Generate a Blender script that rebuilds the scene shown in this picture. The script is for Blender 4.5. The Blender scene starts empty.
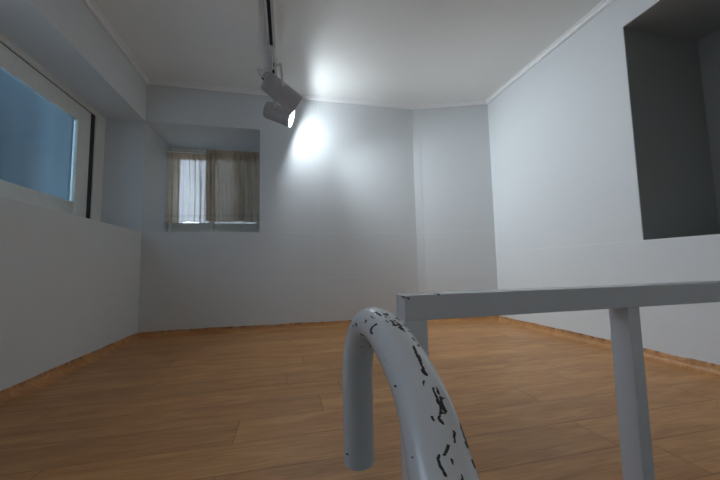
import bpy, bmesh, math, random
import numpy as np
from mathutils import Vector, Matrix, noise
random.seed(4)
SC = bpy.context.scene
COL = SC.collection

# ------------------------------------------------------------ camera
FPX = 317.487
yaw, pitch, roll = 0.2248, 0.0839, -0.0203
def cam_axes():
    cy, sy, cp, sp = math.cos(yaw), math.sin(yaw), math.cos(pitch), math.sin(pitch)
    fwd = Vector((sy * cp, cy * cp, sp)); r = Vector((cy, -sy, 0)); u = r.cross(fwd)
    return r * math.cos(roll) + u * math.sin(roll), -r * math.sin(roll) + u * math.cos(roll), fwd
CR, CU, CF = cam_axes()
cd = bpy.data.cameras.new('camera'); cam = bpy.data.objects.new('camera', cd); COL.objects.link(cam)
cam.matrix_world = Matrix(((CR.x, CU.x, -CF.x, 0), (CR.y, CU.y, -CF.y, 0), (CR.z, CU.z, -CF.z, 0), (0, 0, 0, 1)))
cd.sensor_width = 36; cd.lens = FPX / 720 * 36; cd.clip_start = 0.01; cd.clip_end = 100
SC.camera = cam

# ------------------------------------------------------------ world, exposure
SKY = 2.1
SC.view_settings.view_transform = 'Standard'; SC.view_settings.look = 'None'
SC.view_settings.exposure = 1.36; SC.view_settings.gamma = 1; SC.view_settings.use_curve_mapping = False
SC.display_settings.display_device = 'sRGB'
w = bpy.data.worlds.new('overcast_sky'); SC.world = w; w.use_nodes = True
bg = w.node_tree.nodes['Background']; bg.inputs['Color'].default_value = (0.68, 0.81, 1.0, 1); bg.inputs['Strength'].default_value = SKY
SC.cycles.max_bounces = 10; SC.cycles.diffuse_bounces = 6; SC.cycles.transmission_bounces = 8; SC.cycles.transparent_max_bounces = 8
SC.cycles.use_denoising = True
SC.cycles.sample_clamp_indirect = 4
LAMP = 310.0     # radiance of the lit spotlight's bulb
LENS = 5.0       # radiance of the diffusing glass around it
LAMP_COL = (0.84, 0.93, 1.0)
STAIR_FILL = 5.0         # radiance of the added, unseen fill lamp over the stairs
BEAM = 34.0        # watts of the same lamp's forward beam

def portal(name, loc, direction, sx, sy):
    l = bpy.data.lights.new(name, 'AREA'); l.shape = 'RECTANGLE'; l.size = sx; l.size_y = sy; l.cycles.is_portal = True
    o = bpy.data.objects.new(name, l); COL.objects.link(o); o.location = loc
    o.rotation_euler = Vector(direction).to_track_quat('-Z', 'Y').to_euler(); return o
portal('window_portal_left', (-1.72, 1.75, 0.85), (1, 0, 0), 2.7, 1.1)
portal('window_portal_back', (-0.75, 3.84, 0.84), (0, -1, 0), 1.0, 1.0)

# room dimensions, metres, camera eye at the origin
XL, XR, YB, ZF, ZC = -1.25, 2.08, 3.123, -0.572, 1.728
ZS = 0.344          # sill height of both recesses
ZT = 1.348          # soffit height
XA, YN = 1.329, 2.863
YE = 0.43           # edge of the stair opening
YR = -1.8           # wall behind the stairs
ZD = -1.95          # lower landing

# ------------------------------------------------------------ helpers
class NT:
    def __init__(s, name):
        s.m = bpy.data.materials.new(name); s.m.use_nodes = True; s.t = s.m.node_tree; s.n = s.t.nodes
        s.b = s.n['Principled BSDF']; s.out = s.n['Material Output']
    def node(s, t, **k):
        n = s.n.new(t)
        for a, v in k.items(): setattr(n, a, v)
        return n
    def lk(s, a, b): s.t.links.new(a, b)
    def val(s, sock, v):
        if hasattr(v, 'is_output') or isinstance(v, bpy.types.NodeSocket): s.lk(v, sock)
        else: sock.default_value = v
    def math(s, op, a, b=0.0, c=0.0, clamp=False):
        n = s.node('ShaderNodeMath', operation=op, use_clamp=clamp)
        s.val(n.inputs[0], a); s.val(n.inputs[1], b); s.val(n.inputs[2], c); return n.outputs[0]
    def mix(s, f, a, b, mode='MIX'):
        n = s.node('ShaderNodeMix', data_type='RGBA', blend_type=mode)
        s.val(n.inputs[0], f); s.val(n.inputs[6], a); s.val(n.inputs[7], b); return n.outputs[2]
    def noise(s, vec, scale, detail=3, rough=0.5, dist=0.0):
        n = s.node('ShaderNodeTexNoise'); s.lk(vec, n.inputs['Vector']); n.inputs['Scale'].default_value = scale
        n.inputs['Detail'].default_value = detail; n.inputs['Roughness'].default_value = rough; n.inputs['Distortion'].default_value = dist
        return n.outputs['Fac']
    def ramp(s, f, stops):
        n = s.node('ShaderNodeValToRGB'); s.lk(f, n.inputs[0]); e = n.color_ramp.elements
        while len(e) < len(stops): e.new(0.5)
        for k, (p, c) in enumerate(stops):
            e[k].position = p; e[k].color = (*c, 1) if len(c) == 3 else c
        return n.outputs[0]
    def coord(s):
        c = s.node('ShaderNodeTexCoord').outputs['Object']
        x = s.node('ShaderNodeSeparateXYZ'); s.lk(c, x.inputs[0]); return c, x.outputs[0], x.outputs[1], x.outputs[2]
    def scalev(s, vec, v):
        n = s.node('ShaderNodeVectorMath', operation='MULTIPLY'); s.lk(vec, n.inputs[0]); n.inputs[1].default_value = v; return n.outputs[0]
    def bump(s, h, strength=0.2, dist=0.002):
        n = s.node('ShaderNodeBump'); s.lk(h, n.inputs['Height']); n.inputs['Strength'].default_value = strength; n.inputs['Distance'].default_value = dist
        s.lk(n.outputs[0], s.b.inputs['Normal'])
    def set(s, **k):
        for a, v in k.items(): s.val(s.b.inputs[a.replace('_', ' ')], v)
        return s.m

def simple(name, col, rough=0.5, metal=0.0, spec=0.5, nscale=30, namt=0.06):
    t = NT(name); c, x, y, z = t.coord()
    f = t.noise(c, nscale, 3)
    col1 = tuple(v * (1 - namt) for v in col) + (1,); col2 = tuple(min(1, v * (1 + namt)) for v in col) + (1,)
    t.set(Base_Color=t.mix(f, col1, col2), Roughness=rough, Metallic=metal, Specular_IOR_Level=spec); return t.m

def wallpaper(name, col, seams, vert=()):
    """painted wallpaper: fine fibre relief, faint overlap seams at real heights"""
    t = NT(name); c, x, y, z = t.coord()
    big = t.noise(c, 1.4, 4, 0.55); fine = t.noise(c, 170, 2, 0.6); med = t.noise(t.scalev(c, (1, 1, 2.5)), 22, 4, 0.6)
    wob = t.math('MULTIPLY', t.math('SUBTRACT', t.noise(c, 4, 2), 0.5), 0.02)
    col1 = tuple(v * 0.95 for v in col) + (1,); col2 = tuple(v * 1.05 for v in col) + (1,)
    base = t.mix(t.math('ADD', t.math('MULTIPLY', big, 0.6), t.math('MULTIPLY', med, 0.4)), col1, col2)
    zz = t.math('ADD', z, wob); line = None
    for sz in seams:
        d = t.math('ABSOLUTE', t.math('SUBTRACT', zz, sz))
        l = t.math('SUBTRACT', 1.0, t.math('DIVIDE', d, 0.006), clamp=True)
        line = l if line is None else t.math('MAXIMUM', line, l)
    for sx in vert:
        d = t.math('ABSOLUTE', t.math('SUBTRACT', t.math('ADD', x, wob), sx))
        l = t.math('SUBTRACT', 1.0, t.math('DIVIDE', d, 0.004), clamp=True)
        line = l if line is None else t.math('MAXIMUM', line, l)
    h = t.math('ADD', t.math('MULTIPLY', fine, 0.25), t.math('MULTIPLY', med, 0.75))
    if line is not None:
        base = t.mix(t.math('MULTIPLY', line, 0.5), base, tuple(min(1, v * 1.15) for v in col) + (1,))
        h = t.math('ADD', h, t.math('MULTIPLY', line, 0.8))
    t.bump(h, 0.35, 0.0015)
    t.set(Base_Color=base, Roughness=0.72, Specular_IOR_Level=0.25); return t.m

WALL = (0.705, 0.73, 0.74)
m_wallL = wallpaper('painted_wallpaper_left', WALL, ())
m_wallB = wallpaper('painted_wallpaper_back', WALL, (ZS, -0.10), (0.30,))
m_wallN = wallpaper('painted_wallpaper_corner', WALL, (ZS, -0.10))
m_wallR = wallpaper('painted_wallpaper_right', WALL, (0.12,))
m_wall = wallpaper('painted_wallpaper', WALL, ())
m_ceil = simple('ceiling_paint', (0.88, 0.885, 0.865), 0.8, 0, 0.2, 3, 0.03)
m_trim = simple('white_trim_paint', (0.90, 0.91, 0.91), 0.45)
m_pvc = simple('window_frame_plastic', (0.80, 0.81, 0.77), 0.45)
m_groove_grip = simple('groove_shade_and_grip', (0.03, 0.03, 0.035), 0.7)  # near-black for the painted shade in the sash groove, and the handle grip
m_lampbody = simple('spotlight_grey_enamel', (0.38, 0.37, 0.37), 0.38, 0.1)
m_track = simple('track_white_enamel', (0.55, 0.55, 0.55), 0.35)
m_dark = simple('track_dark_slot', (0.02, 0.02, 0.02), 0.7)
m_steel = simple('brushed_steel', (0.55, 0.56, 0.58), 0.3, 0.9)
m_concrete = simple('stair_concrete', (0.32, 0.31, 0.30), 0.85)

def laminate(name, cove=False):
    t = NT(name); c, x, y, z = t.coord()
    row = t.math('FLOOR', t.math('DIVIDE', t.math('SUBTRACT', y, 1.0), 0.165))
    wn = t.node('ShaderNodeTexWhiteNoise', noise_dimensions='1D'); t.lk(row, wn.inputs['W'])
    off = t.math('MULTIPLY', wn.outputs['Value'], 1.2)
    px = t.math('DIVIDE', t.math('ADD', x, off), 1.2); pid = t.math('FLOOR', px)
    cb = t.node('ShaderNodeCombineXYZ'); t.lk(row, cb.inputs[0]); t.lk(pid, cb.inputs[1])
    wn2 = t.node('ShaderNodeTexWhiteNoise', noise_dimensions='3D'); t.lk(cb.outputs[0], wn2.inputs['Vector'])
    rnd = wn2.outputs['Value']
    sh = t.node('ShaderNodeVectorMath', operation='MULTIPLY_ADD'); t.lk(wn2.outputs['Color'], sh.inputs[0]); sh.inputs[1].default_value = (7, 7, 7)
    t.lk(t.scalev(c, (1.0, 5.0, 5.0)), sh.inputs[2])
    g = t.noise(sh.outputs[0], 3.2, 6, 0.62, 0.7)
    g2 = t.noise(t.scalev(sh.outputs[0], (1.0, 5.0, 5.0)), 5.0, 4, 0.7)
    colr = t.ramp(g, [(0.24, (0.30, 0.128, 0.042)), (0.48, (0.47, 0.225, 0.082)), (0.62, (0.56, 0.29, 0.115)), (0.8, (0.64, 0.36, 0.16))])
    colr = t.mix(0.35, colr, t.ramp(g2, [(0.35, (0.32, 0.14, 0.05)), (0.65, (0.64, 0.36, 0.16))]))
    tone = t.math('ADD', 1.02, t.math('MULTIPLY', rnd, 0.22))
    tc = t.node('ShaderNodeCombineColor')
    for k in range(3): t.lk(tone, tc.inputs[k])
    colr = t.mix(1.0, colr, tc.outputs[0], 'MULTIPLY')
    fy = t.math('FRACT', t.math('DIVIDE', t.math('SUBTRACT', y, 1.0), 0.165)); fx = t.math('FRACT', px)
    ey = t.math('MINIMUM', fy, t.math('SUBTRACT', 1.0, fy)); ex = t.math('MINIMUM', fx, t.math('SUBTRACT', 1.0, fx))
    gap = t.math('MINIMUM', t.math('MULTIPLY', ey, 0.165), t.math('MULTIPLY', ex, 1.2))
    seam = t.math('SUBTRACT', 1.0, t.math('DIVIDE', gap, 0.0030), clamp=True)
    if not cove:
        colr = t.mix(t.math('MULTIPLY', seam, 0.6), colr, (0.09, 0.04, 0.018, 1))
    else:   # streaked upper edge of the turned-up vinyl
        st = t.noise(t.scalev(c, (30, 30, 4)), 1.0, 3, 0.7)
        k = t.math('MULTIPLY', t.ramp(st, [(0.45, (0, 0, 0)), (0.62, (1, 1, 1))]), t.math('MULTIPLY', t.math('SUBTRACT', z, ZF + 0.028), 40, clamp=True))
        colr = t.mix(t.math('MULTIPLY', k, 0.75), colr, (0.10, 0.035, 0.012, 1))
    t.bump(t.math('SUBTRACT', t.math('MULTIPLY', g2, 0.4), t.math('MULTIPLY', seam, 1.0 if not cove else 0)), 0.25, 0.001)
    t.set(Base_Color=colr, Roughness=t.math('ADD', 0.34, t.math('MULTIPLY', g2, 0.16)), Specular_IOR_Level=0.35); return t.m
m_floor = laminate('oak_vinyl_planks'); m_base = laminate('oak_vinyl_cove', True)

def chipped(name):
    t = NT(name); c, x, y, z = t.coord()
    a = t.node('ShaderNodeAttribute', attribute_name='chip'); f = a.outputs['Fac']
    n = t.noise(c, 60, 3); n2 = t.noise(c, 9, 3)
    paint = t.mix(n2, (0.68, 0.70, 0.73, 1), (0.75, 0.77, 0.80, 1))
    bare = t.mix(n, (0.012, 0.012, 0.013, 1), (0.035, 0.03, 0.028, 1))
    k = t.math('MULTIPLY', t.math('SUBTRACT', f, 0.45), 10, clamp=True)
    t.set(Base_Color=t.mix(k, paint, bare), Roughness=t.math('ADD', 0.24, t.math('MULTIPLY', k, 0.4)))
    t.bump(t.math('SUBTRACT', t.math('MULTIPLY', n, 0.25), k), 0.5, 0.0006)
    return t.m
m_rail = chipped('chipped_grey_gloss_paint')

def glass(name, tint, rough):
    t = NT(name); t.set(Base_Color=(*tint, 1), Roughness=rough, IOR=1.45, Transmission_Weight=1.0); return t.m
m_glassL = glass('frosted_blue_glass', (0.30, 0.41, 0.46), 0.12)
m_glassB = glass('clear_window_glass', (0.92, 0.96, 1.0), 0.03)
def curtain_mat():
    t = NT('sheer_cream_cotton'); c, x, y, z = t.coord()
    wv = t.node('ShaderNodeTexWave'); t.lk(c, wv.inputs[0]); wv.inputs['Scale'].default_value = 180; wv.inputs['Distortion'].default_value = 1
    f = t.noise(c, 12, 4)
    base = t.mix(f, (0.62, 0.53, 0.42, 1), (0.78, 0.69, 0.56, 1))
    for hz in (0.545, 0.562):      # two stitched bands above the hem
        d = t.math('ABSOLUTE', t.math('SUBTRACT', z, hz)); l = t.math('SUBTRACT', 1.0, t.math('DIVIDE', d, 0.004), clamp=True)
        base = t.mix(t.math('MULTIPLY', l, 0.6), base, (0.22, 0.19, 0.15, 1))
    t.set(Base_Color=base, Roughness=0.9, Specular_IOR_Level=0.1)
    tr = t.node('ShaderNodeBsdfTranslucent'); tr.inputs[0].default_value = (0.8, 0.8, 0.8, 1); t.lk(base, tr.inputs[0]); tp = t.node('ShaderNodeBsdfTransparent')
    m1 = t.node('ShaderNodeMixShader'); m1.inputs[0].default_value = 0.58; t.lk(t.b.outputs[0], m1.inputs[1]); t.lk(tr.outputs[0], m1.inputs[2])
    m2 = t.node('ShaderNodeMixShader'); lw = t.node('ShaderNodeLayerWeight'); lw.inputs[0].default_value = 0.5; inv = t.math('SUBTRACT', 1.0, lw.outputs['Facing'], clamp=True); t.lk(t.math('MULTIPLY', t.math('POWER', inv, 2.0), 0.10), m2.inputs[0]); t.lk(m1.outputs[0], m2.inputs[1]); t.lk(tp.outputs[0], m2.inputs[2])
    t.lk(m2.outputs[0], t.out.inputs[0]); return t.m
m_curtain = curtain_mat()
def emit(name, col, s):
    t = NT(name); t.set(Base_Color=(0.9, 0.9, 0.9, 1), Emission_Color=(*col, 1), Emission_Strength=s); return t.m
m_lens = emit('lit_lamp_lens', LAMP_COL, LENS); m_bulb = emit('lit_bulb', LAMP_COL, LAMP)

def obj(name, bm, mat, parent=None, smooth=False, kind=None):
    bmesh.ops.recalc_face_normals(bm, faces=bm.faces[:])
    me = bpy.data.meshes.new(name); bm.to_mesh(me); bm.free()
    for mm in (mat if isinstance(mat, (list, tuple)) else [mat]): me.materials.append(mm)
    if smooth:
        me.polygons.foreach_set('use_smooth', [True] * len(me.polygons))
        me.set_sharp_from_angle(angle=math.radians(35))
    o = bpy.data.objects.new(name, me); COL.objects.link(o)
    if parent: o.parent = parent; o.matrix_parent_inverse = parent.matrix_world.inverted() if False else Matrix.Translation(-parent.location)
    if kind: o['kind'] = kind
    return o
def struct(name, bm, mat, label=None, smooth=False):
    o = obj(name, bm, mat, None, smooth, 'structure')
    if label: o['label'] = label
    return o
def thing(name, label, cat, loc=(0, 0, 0), group=None):
    o = bpy.data.objects.new(name, None); COL.objects.link(o); o.location = loc; o.empty_display_size = 0.05
    o['label'] = label; o['category'] = cat
    if group: o['group'] = group
    return o
def box(bm, x0, x1, y0, y1, z0, z1, bev=0.0, M=None, mi=0):
    r = bmesh.ops.create_cube(bm, size=1); vs = r['verts']
    for v in vs: v.co = Vector(((x0 + x1) / 2 + v.co.x * (x1 - x0), (y0 + y1) / 2 + v.co.y * (y1 - y0), (z0 + z1) / 2 + v.co.z * (z1 - z0)))
    fs = list({f for v in vs for f in v.link_faces})
    for f in fs: f.material_index = mi
    if bev > 0:
        es = list({e for v in vs for e in v.link_edges})
        rb = bmesh.ops.bevel(bm, geom=es, offset=bev, segments=2, affect='EDGES', profile=0.6)
        vs = list({v for f in rb['faces'] for v in f.verts} | {v for v in vs if v.is_valid})
    if M is not None:
        for v in vs: v.co = M @ v.co
    return vs
def B(*a, **k):
    bm = bmesh.new()
    for q in a: box(bm, *q, **k)
    return bm
def prism(bm, pts, z0, z1):
    lo = [bm.verts.new((x, y, z0)) for x, y in pts]; hi = [bm.verts.new((x, y, z1)) for x, y in pts]
    bm.faces.new(lo); bm.faces.new(hi[::-1]); n = len(pts)
    for k in range(n): bm.faces.new((lo[k], lo[(k + 1) % n], hi[(k + 1) % n], hi[k]))
def lathe(bm, prof, M, seg=40, caps=True):
    """prof: (radius, height) pairs along local z"""
    rings = []
    for r, h in prof:
        if r < 1e-6: rings.append([bm.verts.new(M @ Vector((0, 0, h)))])
        else: rings.append([bm.verts.new(M @ Vector((r * math.cos(2 * math.pi * k / seg), r * math.sin(2 * math.pi * k / seg), h))) for k in range(seg)])
    for a, b in zip(rings, rings[1:]):
        for k in range(seg):
            k2 = (k + 1) % seg
            if len(a) == 1 and len(b) == 1: continue
            if len(a) == 1: bm.faces.new((a[0], b[k], b[k2]))
            elif len(b) == 1: bm.faces.new((a[k], a[k2], b[0]))
            else: bm.faces.new((a[k], a[k2], b[k2], b[k]))
def tube(bm, pts, r, seg=12, cap=True):
    pts = [Vector(p) for p in pts]; rings = []; up = None
    for i, p in enumerate(pts):
        t = (pts[min(i + 1, len(pts) - 1)] - pts[max(i - 1, 0)]).normalized()
        if up is None: up = t.orthogonal().normalized()
        up = (up - t * up.dot(t)).normalized(); s = t.cross(up)
        rings.append([bm.verts.new(p + (up * math.cos(a) + s * math.sin(a)) * r) for a in [2 * math.pi * k / seg for k in range(seg)]])
    for a, b in zip(rings, rings[1:]):
        for k in range(seg): bm.faces.new((a[k], a[(k + 1) % seg], b[(k + 1) % seg], b[k]))
    if cap: bm.faces.new(rings[0][::-1]); bm.faces.new(rings[-1])
def frame_z(origin, zdir, ydir=(0, 0, 1)):
    z = Vector(zdir).normalized(); y = Vector(ydir); y = (y - z * y.dot(z)).normalized(); x = y.cross(z)
    return Matrix(((x.x, y.x, z.x, origin[0]), (x.y, y.y, z.y, origin[1]), (x.z, y.z, z.z, origin[2]), (0, 0, 0, 1)))

# ------------------------------------------------------------ room shell
XO = -1.75
struct('floor', B((XL - 0.5, XR + 0.5, YE, YB + 0.8, ZF - 0.16, ZF)), m_floor)
struct('ceiling', B((XL - 0.5, XR + 0.8, YR - 0.2, YB + 0.8, ZC, ZC + 0.12)), m_ceil)
# left wall: parapet under the recess, beam over it, piers, stairwell part with its own window
Yw0 = 0.40
bm = B((XO, XL, Yw0, YB, ZF - 0.16, ZS), (XO, XL, Yw0, YB, ZT, ZC), (XO, XL, 0.0, Yw0, ZF - 0.16, ZC),
       (XO + 0.2, XL, YR, 0.0, ZD, ZC),
       (XO + 0.2, XL, 0.0, YE, ZD, ZF - 0.16))
struct('wall_left', bm, m_wallL)
# back wall with window niche; it runs on past the left wall to close the recess
XN = -0.26; YW = 3.74
bm = B((XO, XL, YB, YB + 0.8, ZF - 0.16, ZC), (XL, XN, YB, YB + 0.8, ZF - 0.16, ZS), (XL, XN, YB, YB + 0.8, ZT, ZC), (XN, XA, YB, YB + 0.8, ZF - 0.16, ZC))
struct('wall_back', bm, m_wallB)
bm = bmesh.new(); prism(bm, [(XA, YB), (XR, YN), (XR + 0.3, YN), (XR + 0.3, YB + 0.8), (XA, YB + 0.8)], ZF - 0.16, ZC)
# the papered strip that overlaps the corner
d = Vector((XR - XA, YN - YB, 0)).normalized(); nrm = Vector((d.y, -d.x, 0))
p0 = Vector((XA, YB, 0)) + nrm * 0.0; p1 = p0 + d * 0.075
prism(bm, [(p0.x, p0.y), (p1.x, p1.y), (p1.x + nrm.x * 0.0012, p1.y + nrm.y * 0.0012), (p0.x + nrm.x * 0.006 - d.x * 0.003, p0.y + nrm.y * 0.006)], ZF, ZC)
struct('wall_corner', bm, m_wallN)
# right wall with deep niche
NY0, NY1, NZ0, NZ1, NX = 0.25, 1.476, 0.125, 1.487, 2.72
bm = B((XR, NX + 0.1, YR, NY0, ZD, ZC), (XR, NX + 0.1, NY1, YB + 0.8, ZF - 0.16, ZC), (XR, NX + 0.1, NY0, NY1, ZD, NZ0), (XR, NX + 0.1, NY0, NY1, NZ1, ZC), (NX, NX + 0.1, NY0, NY1, NZ0, NZ1))
struct('wall_right', bm, m_wallR)
m_niche = wallpaper('dark_grey_niche_lining', (0.33, 0.34, 0.335), ())  # niche lining, a darker grey than the walls
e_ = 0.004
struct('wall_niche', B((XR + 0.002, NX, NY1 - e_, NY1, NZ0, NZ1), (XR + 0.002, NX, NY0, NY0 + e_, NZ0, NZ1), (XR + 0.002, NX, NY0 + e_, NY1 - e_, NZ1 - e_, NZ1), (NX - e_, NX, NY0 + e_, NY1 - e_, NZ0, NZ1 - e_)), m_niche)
struct('wall_rear', B((XO, NX + 0.1, YR - 0.15, YR, ZD - 0.15, ZC)), m_wall)
struct('wall_stairwell', B((XL - 0.3, XR + 0.3, YE, YE + 0.12, ZD, ZF - 0.16)), m_wall)
struct('floor_landing', B((XL - 0.3, XR + 0.3, YR - 0.1, YE + 0.12, ZD - 0.15, ZD)), m_concrete)

# ceiling cornice, a slim round bead with a fillet, mitred along the walls
def sweep(bm, path, prof):
    """prof: (out from wall, z); path runs with the room on its right-hand side normal"""
    n = len(path); rings = []
    P = [Vector((a, b, 0)) for a, b in path]
    for i in range(n):
        t0 = (P[i] - P[i - 1]).normalized() if i else (P[1] - P[0]).normalized()
        t1 = (P[i + 1] - P[i]).normalized() if i < n - 1 else t0
        n0 = Vector((t0.y, -t0.x, 0)); n1 = Vector((t1.y, -t1.x, 0)); m = (n0 + n1).normalized(); m /= max(0.3, m.dot(n0))
        rings.append([bm.verts.new(P[i] + m * u + Vector((0, 0, z))) for u, z in prof])
    k = len(prof)
    for a, b in zip(rings, rings[1:]):
        for j in range(k): bm.faces.new((a[j], a[(j + 1) % k], b[(j + 1) % k], b[j]))
    bm.faces.new(rings[0]); bm.faces.new(rings[-1][::-1])
cprof = [(0, ZC), (0, ZC - 0.030)] + [(0.004 + 0.011 * (1 - math.cos(a)), ZC - 0.022 - 0.004 + 0.013 * (1 - math.sin(a)) - 0.008) for a in []] + \
        [(0.006, ZC - 0.034), (0.016, ZC - 0.033), (0.024, ZC - 0.027), (0.027, ZC - 0.018), (0.026, ZC - 0.010), (0.036, ZC - 0.008), (0.038, ZC)]
for k, (nm, pth) in enumerate([('trim_1', [(XL, 0.0), (XL, YB)]), ('trim_2', [(XL, YB), (XA, YB)]), ('trim_3', [(XA, YB), (XR, YN)]), ('trim_4', [(XR, YN), (XR, 0.0)])]):
    bm = bmesh.new(); sweep(bm, pth, cprof); struct(nm, bm, m_trim, smooth=True)
# vinyl cove baseboards with a slightly wavering top edge
def cove(name, a, b):
    bm = bmesh.new(); a = Vector((*a, 0)); b = Vector((*b, 0)); L = (b - a).length; t = (b - a) / L; nn = Vector((t.y, -t.x, 0)); n = int(L / 0.02); rings = []
    for i in range(n + 1):
        p = a + t * (L * i / n); w = noise.noise(p * 4) * 0.005 + noise.noise(p * 17 + Vector((3, 0, 0))) * 0.003
        g = noise.noise(p * 9 + Vector((0, 5, 0))) * 0.003
        pr = [(0.0, 0.0), (0.0, 0.052 + w), (0.003, 0.053 + w), (0.006 + g, 0.045), (0.008 + g, 0.03), (0.013, 0.016), (0.022, 0.007), (0.036, 0.002), (0.05, 0.0005), (0.05, 0.0)]
        rings.append([bm.verts.new(p + nn * u + Vector((0, 0, ZF + z))) for u, z in pr])
    k = len(rings[0])
    for r0, r1 in zip(rings, rings[1:]):
        for j in range(k): bm.faces.new((r0[j], r0[(j + 1) % k], r1[(j + 1) % k], r1[j]))
    bm.faces.new(rings[0]); bm.faces.new(rings[-1][::-1])
    struct(name, bm, m_base, smooth=True)
cove('baseboard_left', (XL, YE), (XL, YB)); cove('baseboard_back', (XL, YB), (XA, YB)); cove('baseboard_corner', (XA, YB), (XR, YN)); cove('baseboard_right', (XR, YN), (XR, YE))

# ------------------------------------------------------------ windows
def ring_yz(bm, x0, x1, y0, y1, z0, z1, wy0, wy1, wz0, wz1, bev=0.003):
    box(bm, x0, x1, y0, y0 + wy0, z0, z1, bev); box(bm, x0, x1, y1 - wy1, y1, z0, z1, bev)
    box(bm, x0, x1, y0 + wy0, y1 - wy1, z0, z0 + wz0, bev); box(bm, x0, x1, y0 + wy0, y1 - wy1, z1 - wz1, z1, bev)
def ring_xz(bm, y0, y1, x0, x1, z0, z1, wx0, wx1, wz0, wz1, bev=0.003):
    box(bm, x0, x0 + wx0, y0, y1, z0, z1, bev); box(bm, x1 - wx1, x1, y0, y1, z0, z1, bev)
    box(bm, x0 + wx0, x1 - wx1, y0, y1, z0, z0 + wz0, bev); box(bm, x0 + wx0, x1 - wx1, y0, y1, z1 - wz1, z1, bev)
# window_1: the sliding window in the left recess
wf = bmesh.new(); ring_yz(wf, -1.70, -1.562, Yw0, YB, ZS, ZT, 0.06, 0.135, 0.05, 0.042)
wf = struct('window_1', wf, m_pvc, smooth=True)
bm = B((-1.70, -1.572, 2.93, 2.9885, ZS + 0.05, ZT - 0.042), (-1.70, -1.576, Yw0 + 0.06, 2.93, ZT - 0.053, ZT - 0.0425)); obj('groove_shade', bm, m_groove_grip, wf)  # near-black strips stand in for the shade in the groove around the sash
bm = bmesh.new(); ring_yz(bm, -1.602, -1.57, 1.68, 2.93, ZS + 0.05, ZT - 0.053, 0.12, 0.155, 0.135, 0.125); s1 = obj('sash', bm, m_pvc, wf, True)
bm = bmesh.new(); ring_yz(bm, -1.69, -1.635, Yw0 + 0.06, 1.80, ZS + 0.05, ZT - 0.053, 0.12, 0.12, 0.135, 0.125); s2 = obj('sash', bm, m_pvc, wf, True)
obj('pane', B((-1.590, -1.586, 1.795, 2.78, ZS + 0.18, ZT - 0.175)), m_glassL, s1)
obj('pane', B((-1.664, -1.660, Yw0 + 0.175, 1.685, ZS + 0.18, ZT - 0.175)), m_glassB, s2)
# window_2: the small window at the back of the curtained niche
wf = bmesh.new(); ring_xz(wf, YW, YW + 0.10, XL, XN, ZS, ZT, 0.045, 0.045, 0.10, 0.05)
wf = struct('window_2', wf, m_pvc, smooth=True)
for x0, x1, y0 in ((XL + 0.045, -0.80, YW + 0.012), (-0.85, XN - 0.045, YW + 0.05)):
    bm = bmesh.new(); ring_xz(bm, y0, y0 + 0.035, x0, x1, ZS + 0.10, ZT - 0.05, 0.05, 0.05, 0.07, 0.05); s = obj('sash', bm, m_pvc, wf, True)
    obj('pane', B((x0 + 0.045, x1 - 0.045, y0 + 0.015, y0 + 0.019, ZS + 0.165, ZT - 0.095)), m_glassB, s)
# outside: the neighbouring house's wall close to the left window, and one beyond the niche window
t = NT('outside_blue_cladding'); c, x, y, z = t.coord()
f = t.noise(t.scalev(c, (0.1, 3.2, 0.15)), 1.6, 3, 0.5)
t.set(Base_Color=t.ramp(f, [(0.40, (0.008, 0.014, 0.02)), (0.5, (0.028, 0.045, 0.054)), (0.60, (0.07, 0.10, 0.115))]), Roughness=0.6)
m_clad = t.m
struct('wall_neighbour', B((-2.75, -2.60, 2.3, 7.0, -2.0, 5.0)), m_clad)
struct('ground', B((-8, XO - 0.9, -6, 10, -2.1, -2.0), (XO - 0.9, 4, YB + 0.8, 10, -2.1, -2.0)), simple('outside_ground', (0.16, 0.15, 0.14), 0.95))
struct('wall_courtyard', B((-0.98, 0.6, 4.35, 4.5, -1.0, 2.4)), simple('outside_tan_render', (0.52, 0.48, 0.43), 0.9))

# ------------------------------------------------------------ stairs (below the viewer)
bm = bmesh.new(); T, Rr = 0.30, 0.155
for k in range(8):
    z1 = ZF - 0.0 - Rr * (k + 1); y1 = YE - T * k
    box(bm, XL, 0.13, y1 - T, y1, max(ZD, z1 - 0.30), z1)
st = struct('stairs', bm, m_concrete)

# ------------------------------------------------------------ chipped paint attribute
def proj_all(co):
    M = np.array([list(CR), list(CU), list(CF)]); q = co @ M.T
    return np.stack([360 + FPX * q[:, 0] / q[:, 2], 240 - FPX * q[:, 1] / q[:, 2]], 1), q[:, 2]
def seg_dist(P, a, b):
    a = np.array(a, float); b = np.array(b, float); d = b - a; L = max(1e-9, d @ d)
    t = np.clip(((P - a) @ d) / L, 0, 1); return np.hypot(*(P - a - t[:, None] * d).T)
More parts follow.
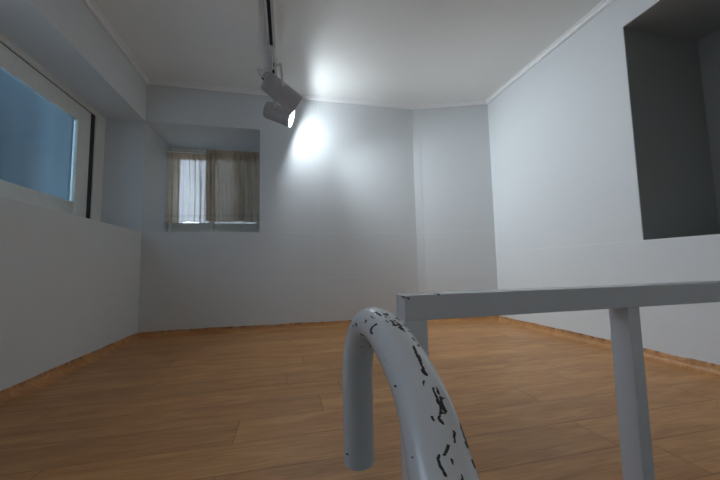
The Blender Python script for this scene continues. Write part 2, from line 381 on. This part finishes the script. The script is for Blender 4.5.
# paint loss: where each flake sits on the metal, found by sighting along the viewing rays
def chip_attr(o, strokes, facing=True, extra=None):
    me = o.data; n = len(me.vertices); co = np.zeros(n * 3); me.vertices.foreach_get('co', co); co = co.reshape(-1, 3)
    no = np.zeros(n * 3); me.vertices.foreach_get('normal', no); no = no.reshape(-1, 3)
    uv, dep = proj_all(co); vis = ((-co * no).sum(1) > 0) & (dep > 0.02)
    jit = np.array([(noise.noise(Vector(c) * 420), noise.noise(Vector(c) * 420 + Vector((9, 9, 9))), noise.noise(Vector(c) * 150)) for c in co]) if n < 400000 else np.zeros((n, 3))
    P = uv + jit[:, :2] * 1.3; v = np.zeros(n)
    for wd, pts in strokes:
        D = np.full(n, 1e9)
        for a, b in zip(pts, pts[1:] if len(pts) > 1 else pts): D = np.minimum(D, seg_dist(P, a, b))
        v = np.maximum(v, np.clip(0.5 + (wd * (1 + 0.5 * jit[:, 2]) - D) / 1.2, 0, 1))
    v *= vis
    if extra is not None: v = np.maximum(v, extra(co, no))
    at = me.attributes.new('chip', 'FLOAT', 'POINT'); at.data.foreach_set('value', v.astype(np.float32))

# ------------------------------------------------------------ handrail with gooseneck end
TX, TR = 0.0885, 0.0190
hr = thing('handrail', 'thick round grey pipe handrail with downturned hook end and chipped paint', 'handrail', (TX, 0.3, ZF))
ctl = [(.0865, .4085, -.2420), (.0860, .4065, -.1673), (.0855, .4030, -.1233), (.0880, .3905, -.0885), (.0915, .3600, -.0665), (.0935, .3250, -.0630), (.0945, .2973, -.0672),
       (.0950, .2729, -.0745), (.0948, .2508, -.0827), (.0935, .2291, -.0905), (.0912, .2105, -.0978), (.0870, .1880, -.1085), (.0830, .1700, -.1180), (.0760, .1300, -.1400), (.0700, .0700, -.1730)]
def catmull(P, m):
    P = [Vector(p) for p in P]; P = [P[0] * 2 - P[1]] + P + [P[-1] * 2 - P[-2]]; out = []
    for i in range(1, len(P) - 2):
        n_ = max(2, int((P[i + 1] - P[i]).length / m))
        for k in range(n_):
            t = k / n_; a, b, c, d = P[i - 1:i + 3]
            out.append(0.5 * ((2 * b) + (c - a) * t + (2 * a - 5 * b + 4 * c - d) * t * t + (3 * b - a - 3 * c + d) * t ** 3))
    out.append(P[-2]); return out
pts = catmull(ctl, 0.0012)
for _ in range(60): pts = [pts[0]] + [(pts[i - 1] + pts[i] * 2 + pts[i + 1]) / 4 for i in range(1, len(pts) - 1)] + [pts[-1]]
sdir = Vector((-0.05, -1, -0.55)).normalized(); p_end = pts[-1].copy()
for k in range(1, 30): pts.append(p_end + sdir * 0.045 * k)
bm = bmesh.new(); NS = 150; rings = []
def ring(p, tdir, r):
    s = Vector((1, 0, 0)); s = (s - tdir * s.dot(tdir)).normalized(); u = s.cross(tdir)
    return [bm.verts.new(p + (s * math.cos(2 * math.pi * k / NS) + u * math.sin(2 * math.pi * k / NS)) * r) for k in range(NS)]
t0 = (pts[1] - pts[0]).normalized()
rings.append(ring(pts[0] + t0 * 0.0005, t0, TR - 0.0025)); rings.append(ring(pts[0], t0, TR - 0.0012)); rings.append(ring(pts[0] + t0 * 0.0008, t0, TR))
for i in range(1, len(pts)):
    tt = (pts[min(i + 1, len(pts) - 1)] - pts[i - 1]).normalized(); rings.append(ring(pts[i], tt, TR))
for a, b in zip(rings, rings[1:]):
    for k in range(NS): bm.faces.new((a[k], a[(k + 1) % NS], b[(k + 1) % NS], b[k]))
bm.faces.new(rings[0][::-1]); bm.faces.new(rings[-1])
rt = obj('pipe', bm, m_rail, hr, True)
def c5(*p): return [(320 + a / 2.4, 280 + b / 2.4) for a, b in p]
def c7(*p): return [(340 + a / 4.8, 300 + b / 4.8) for a, b in p]
def c8(*p): return [(400 + a / 4.0, 360 + b / 4.0) for a, b in p]
S = [(1.3, c8((78, -12), (88, 20), (106, 60))), (1.3, c5((225, 160), (240, 195), (256, 228))), (0.9, c8((85, 40), (98, 58))), (1.0, c8((96, 85), (91, 110))),
     (1.4, c8((132, 112), (150, 160), (162, 185), (158, 240), (175, 254))), (1.1, c8((146, 110), (156, 135))), (1.4, c8((162, 150), (172, 185), (183, 210))), (1.2, c8((160, 195), (170, 215))),
     (0.9, c8((128, 228), (135, 248))), (1.0, c8((215, 285), (218, 305), (219, 330))), (0.6, c8((213, 325), (222, 330))),
     (1.5, c8((193, 342), (188, 362), (176, 380))), (1.4, c8((158, 378), (154, 400), (166, 430), (185, 464))), (1.0, c8((205, 398), (212, 414))), (0.5, c8((200, 390), (204, 395))),
     (0.8, c8((228, 190), (236, 225), (246, 262))), (1.2, c8((246, 262), (252, 295), (262, 320), (271, 350))), (1.1, c8((292, 400), (298, 432))), (1.1, c8((248, 458), (248, 484))),
     (0.7, c8((48, 388), (53, 389))), (0.5, c8((29, 373), (31, 378))), (0.6, c8((172, 149), (182, 153))), (0.5, c8((138, 75), (141, 76))),
     (1.0, c7((152, 160), (147, 145), (155, 130), (168, 122), (178, 118))), (0.6, c7((176, 157), (177, 160))), (0.9, c7((124, 100), (126, 104))), (0.6, c7((118, 108), (120, 108))),
     (0.6, c7((62, 122), (63, 127))), (0.6, c7((78, 112), (79, 124))), (0.45, c7((98, 163), (115, 172), (132, 192), (150, 228))), (0.8, c7((100, 223), (106, 226))),
     (0.8, c7((262, 413), (267, 413))), (0.35, c7((214, 290), (215, 291))),
     (0.8, c7((255, 118), (272, 122))), (0.9, c7((283, 133), (300, 140), (312, 152))), (0.6, c7((240, 98), (252, 104))), (0.9, c7((328, 123), (338, 132))), (0.7, c7((330, 150), (352, 158))), (0.9, c7((356, 150), (372, 172), (384, 182))),
     (0.5, c7((215, 78), (232, 88))), (0.5, c7((300, 108), (318, 118))), (0.6, c7((345, 180), (360, 192))), (0.5, c7((262, 85), (290, 100))), (1.3, c7((357, 232), (366, 255), (382, 285))),
     (0.6, c5((180, 255), (182, 256))), (0.7, c5((64, 289), (66, 290))), (0.7, c5((221, 424), (223, 427))), (0.6, c5((64, 418), (66, 420))), (0.6, c5((82, 105), (84, 106))), (0.6, c5((260, 178), (266, 190))),
     (0.4, c5((205, 408), (210, 412))), (0.8, c5((352, 378), (356, 402))), (0.7, c5((272, 175), (276, 186)))]
rs = random.Random(11)
crown = [(372, 310), (384, 312), (396, 317), (406, 324), (414, 331), (422, 342)]
for _ in range(34):
    k = rs.uniform(0, 4.99); i = int(k); f = k - i; x = crown[i][0] * (1 - f) + crown[i + 1][0] * f; y = crown[i][1] * (1 - f) + crown[i + 1][1] * f
    o_ = rs.uniform(0.5, 9); x -= o_ * 0.35; y += o_ * 0.7; l = rs.uniform(0, 3.5); S.append((rs.uniform(0.35, 0.8), [(x, y), (x + l * 0.8, y + l * rs.uniform(0.3, 0.8))]))
chip_attr(rt, S)
# support posts of the handrail standing on the stairs
for yy in (-0.35, -0.95):
    q = p_end + sdir * ((yy - p_end.y) / sdir.y); zs = ZF - Rr * (int((YE - yy) / T) + 1)
    bm = bmesh.new(); tube(bm, [(q.x, yy, zs), (q.x, yy, q.z - 0.012)], 0.016, 20); box(bm, q.x - 0.03, q.x + 0.03, yy - 0.04, yy + 0.04, zs, zs + 0.006)
    obj('post', bm, m_rail, hr, True)

# ------------------------------------------------------------ square-tube guard railing at the stair opening
gr = thing('railing', 'grey square-tube metal railing with chipped corner, standing on the floor behind the pipe handrail', 'railing', (0.9, 0.495, ZF))
RY0, RY1, RZ0, RZ1 = 0.475, 0.516, -0.0865, -0.0465
bm = B((0.178, XR, RY0, RY1, RZ0, RZ1), bev=0.0022)
def denser(bm, xmax, step):
    x = 0.1785
    xs = np.arange(0.180, xmax, step)
    for x in xs: bmesh.ops.bisect_plane(bm, geom=bm.verts[:] + bm.edges[:] + bm.faces[:], plane_co=(x, 0, 0), plane_no=(1, 0, 0))
denser(bm, 0.29, 0.0015)
for yv in np.arange(RY0 + 0.003, RY0 + 0.02, 0.002): bmesh.ops.bisect_plane(bm, geom=bm.verts[:] + bm.edges[:] + bm.faces[:], plane_co=(0, yv, 0), plane_no=(0, 1, 0))
for zv in np.arange(RZ0 + 0.003, RZ1 - 0.001, 0.0015): bmesh.ops.bisect_plane(bm, geom=bm.verts[:] + bm.edges[:] + bm.faces[:], plane_co=(0, 0, zv), plane_no=(0, 0, 1))
tr_ = obj('top_rail', bm, m_rail, gr, True)
def c9(*p): return [(380 + a / 7.2, 280 + b / 7.2) for a, b in p]
chip_attr(tr_, [(0.9, c9((155, 120), (165, 124))), (0.8, c9((200, 132), (212, 139))), (0.5, c9((178, 125), (182, 130))), (0.4, c9((168, 152), (173, 158))), (0.5, c9((385, 103), (430, 104))), (0.35, c9((188, 148), (192, 152)))])
for x0, x1 in ((0.178, 0.216), (0.6205, 0.6475), (1.15, 1.177), (1.68, 1.707)):
    bm = B((x0, x1, RY0 + (0.001 if x0 < 0.2 else 0.0015), RY1 - 0.001, ZF, RZ0 + 0.001), bev=0.0015)
    obj('post', bm, m_rail, gr, True)

# ------------------------------------------------------------ light track and spotlights
TXc = -0.120; TW = 0.034; TZ = ZC - 0.028
tk = thing('light_track', 'long white ceiling track with dark slot carrying the two spotlights', 'light track', (TXc, 2.0, ZC))
bm = bmesh.new()
for sgn in (-1, 1): box(bm, TXc + sgn * TW - 0.0 - (0.022 if sgn > 0 else 0), TXc + sgn * TW + (0.022 if sgn < 0 else 0), 0.9, 2.96, TZ, ZC, 0.002)
box(bm, TXc - 0.02, TXc + 0.02, 0.9, 2.96, ZC - 0.006, ZC)
obj('rail', bm, m_track, tk, True)
obj('slot', B((TXc - 0.012, TXc + 0.012, 0.905, 2.955, ZC - 0.014, ZC - 0.0055)), m_dark, tk)
obj('end_cap', B((TXc - TW - 0.002, TXc + TW + 0.002, 2.96, 2.972, TZ - 0.001, ZC), bev=0.002), m_track, tk, True)

def spotlight(lit, mount_y, front, axis, L, R, label):
    a = Vector(axis).normalized(); F = Vector(front); rear = F - a * L
    t = thing('spotlight', label, 'spotlight', (TXc, mount_y, TZ), 'track spotlights')
    obj('adapter', B((TXc - 0.026, TXc + 0.026, mount_y - 0.085, mount_y + 0.085, TZ - 0.026, TZ), bev=0.004), m_track, t, True)
    M = frame_z(rear, a)
    bm = bmesh.new()      # open can: outer skin, rolled rim, inner skin
    lathe(bm, [(0, -0.004), (R * 0.55, 0.0), (R * 0.86, 0.008), (R * 0.93, 0.022), (R * 0.95, L * 0.4), (R, L - 0.006), (R + 0.001, L - 0.002), (R - 0.002, L), (R - 0.005, L - 0.003), (R - 0.007, L - 0.03 if not lit else L - 0.006), (R * 0.8, L * 0.35), (0, L * 0.33)], M, 48)
    can = obj('housing', bm, m_lampbody, t, True)
    bm = bmesh.new()
    for k in range(3): lathe(bm, [(R * 0.93, 0.03 + k * 0.012), (R * 0.97, 0.033 + k * 0.012), (R * 0.97, 0.037 + k * 0.012), (R * 0.93, 0.040 + k * 0.012)], M, 40)
    obj('cooling_fin', bm, m_lampbody, can, True)
    bm = bmesh.new()
    if lit: lathe(bm, [(R - 0.007, L - 0.010), (0.0245, L - 0.016), (0, L - 0.016)], M, 48)
    else: lathe(bm, [(R - 0.009, L - 0.03), (R * 0.5, L - 0.022), (0, L - 0.018)], M, 48)
    if lit:
        l = bpy.data.lights.new('spotlight_beam', 'SPOT'); l.energy = BEAM; l.color = LAMP_COL; l.spot_size = math.radians(100); l.spot_blend = 1.0; l.shadow_soft_size = 0.05
        lo = bpy.data.objects.new('spotlight_beam', l); COL.objects.link(lo); lo.parent = t; lo.location = F + a * 0.012 - t.location
        lo.rotation_euler = (a + Vector((0, -0.22, -0.12))).to_track_quat('-Z', 'Y').to_euler()
    if lit:
        b2 = bmesh.new(); lathe(b2, [(0.024 * math.cos(q), L - 0.016 + 0.021 * math.sin(q)) for q in [k * math.pi / 20 for k in range(10)]] + [(0, L + 0.005)], M, 32); obj('bulb', b2, m_bulb, t, True)
    obj('lens', bm, m_lens if lit else simple('unlit_lens', (0.5, 0.5, 0.52), 0.15), t, True)
    # yoke: crossbar under a short stem, two arms down to the pivots on the can's sides
    piv = rear + a * (L * 0.42); px = a.cross(Vector((0, 0, 1))).normalized()      # horizontal pivot axis
    if px.y > 0: px = -px
    top = Vector((TXc, mount_y, TZ - 0.026)); bar = Vector((top.x, top.y, top.z - (0.055 if lit else 0.115))); w_ = R + 0.014
    if not lit:
        hp = [bar + Vector((0, 0, -0.012)), Vector((-0.190, 2.41, 1.510)), Vector((-0.220, 2.40, 1.515)), Vector((-0.222, 2.40, 1.500)), Vector((-0.170, 2.38, 1.408))]
        bm = bmesh.new(); tube(bm, hp, 0.0045, 10); obj('handle', bm, m_steel, t, True)
        bm = bmesh.new(); tube(bm, [hp[4] + (hp[3] - hp[4]) * 0.3, hp[4]], 0.0065, 12); obj('handle_grip', bm, m_groove_grip, t, True)
    A1, A2 = bar + px * w_, bar - px * w_
    if not lit: A1 = Vector((-0.052, bar.y - 0.085, bar.z)); A2 = bar * 2 - A1
    P1, P2 = piv + px * w_, piv - px * w_
    bm = bmesh.new(); tube(bm, [top + Vector((0, 0, 0.004)), bar - Vector((0, 0, 0.004))], 0.009, 20); obj('stem', bm, m_steel, t, True)
    bm = bmesh.new()
    def strap(p, q, wd, th, side):
        z_ = (q - p).normalized(); Mx = frame_z(p, z_, side); box(bm, -wd / 2, wd / 2, -th / 2, th / 2, -0.004, (q - p).length + 0.004, 0.001, Mx)
    strap(A1, A2, 0.018, 0.004, Vector((0, 0, 1))); strap(A1, P1, 0.018, 0.004, px); strap(A2, P2, 0.018, 0.004, px)
    obj('yoke', bm, m_steel, t, True)
    for P, s in ((P1, 1), (P2, -1)):
        bm = bmesh.new(); lathe(bm, [(0, -0.016), (0.008, -0.016), (0.008, 0.002), (0.013, 0.002), (0.013, 0.009), (0.010, 0.012), (0, 0.012)], frame_z(P, px * s, a), 20); obj('knob', bm, m_steel, t, True)
    return t
spotlight(False, 2.46, (0.0715, 2.40, 1.252), (0.82, 0.30, -0.46), 0.283, 0.077, 'unlit grey can spotlight under the track, in front of the lit one')
spotlight(True, 2.84, (0.037, 2.83, 1.343), (0.93, -0.10, -0.34), 0.25, 0.078, 'lit grey can spotlight glowing at the back wall, partly hidden behind the unlit one')

# added fill lamp, unseen behind the viewer, to brighten the railing's front
cl = thing('fill_lamp', 'added, unseen round fill lamp above the stairs behind the viewer', 'fill lamp', (0.2, -1.0, ZC))
bm = bmesh.new(); lathe(bm, [(0, 0), (0.17, 0), (0.17, 0.03), (0.155, 0.035), (0.15, 0.02), (0, 0.02)], frame_z((0.2, -1.0, ZC), (0, 0, -1), (0, 1, 0)), 40); obj('fill_lamp_base', bm, m_trim, cl, True)
bm = bmesh.new(); lathe(bm, [(0.148, 0.021), (0.146, 0.045), (0.11, 0.062), (0, 0.070)], frame_z((0.2, -1.0, ZC), (0, 0, -1), (0, 1, 0)), 40); obj('diffuser', bm, emit('fill_lamp_glow', (1.0, 0.97, 0.92), STAIR_FILL), cl, True)

# ------------------------------------------------------------ curtain rod and two sheer panels
RYc = 3.50; RZc = 1.210
rod = thing('curtain_rod', 'thin curtain rod across the top of the small window niche', 'curtain rod', (XL, RYc, RZc))
bm = bmesh.new(); tube(bm, [(XL + 0.004, RYc, RZc), (XN - 0.004, RYc, RZc)], 0.006, 14); obj('rod', bm, m_trim, rod, True)
for xx, s in ((XL, 1), (XN, -1)):
    bm = bmesh.new(); lathe(bm, [(0, 0), (0.018, 0), (0.018, 0.006), (0.010, 0.012), (0.010, 0.024), (0, 0.024)], frame_z((xx, RYc, RZc), (s, 0, 0)), 18); obj('bracket', bm, m_trim, rod, True)
def curtain(x0, x1, folds, amp, seed, label, yo):
    t = thing('curtain', label, 'curtain', ((x0 + x1) / 2, RYc, 0.48), 'cream curtains in the window niche')
    rnd = random.Random(seed); ph = [rnd.uniform(0, 6.28) for _ in range(6)]
    def surf(u, v):       # v 0 bottom, 1 top
        g = u * folds * 2 * math.pi
        k = amp * (0.55 + 0.45 * math.sin(u * 9 + ph[0])) * (0.65 + 0.35 * (1 - v))
        yy = k * math.sin(g + ph[1] + 0.6 * math.sin(u * 7 + ph[2])) + 0.4 * k * math.sin(2.3 * g + ph[3] + v * 1.4) + 0.006 * math.sin(v * 5 + u * 11)
        xx = x0 + (x1 - x0) * u + 0.010 * (1 - v) * math.sin(g * 1.3 + ph[4]) + 0.012 * math.sin(v * 3 + ph[5]) * math.sin(math.pi * u)
        return xx, yy
    def sheet(z0f, z1, nz, dy, sc=1.0, nx=220):
        bm = bmesh.new(); G = []
        for j in range(nz + 1):
            row = []
            for i in range(nx + 1):
                u = i / nx; z0 = z0f(u); v = j / nz; z = z0 + (z1 - z0) * v; vv = (z - 0.47) / 0.76
                xx, yy = surf(u, max(0, min(1, vv))); pin = 1 - 0.6 * math.exp(-((z - RZc) / 0.02) ** 2)
                row.append(bm.verts.new((xx, RYc + yo + dy + yy * sc * pin, z)))
            G.append(row)
        for j in range(nz):
            for i in range(nx): bm.faces.new((G[j][i], G[j][i + 1], G[j + 1][i + 1], G[j + 1][i]))
        return bm
    hem = lambda u: 0.483 + 0.006 * math.sin(u * 9 + seed) + 0.006 * abs(math.sin(u * (x1 - x0) * 95))
    main = obj('panel', sheet(hem, RZc + 0.018, 60, -0.012), m_curtain, t, True)
    vz = lambda u: 1.135 + 0.009 * abs(math.sin(u * (x1 - x0) * 60))
    obj('header', sheet(vz, RZc + 0.024, 10, -0.020), m_curtain, t, True)
    return t
curtain(XL + 0.05, -0.795, 6, 0.016, 3, 'left cream sheer curtain, flatter panel lit from behind by the window', 0.05)
curtain(-0.815, XN - 0.03, 11, 0.040, 8, 'right cream sheer curtain, tightly gathered darker folds', -0.042)
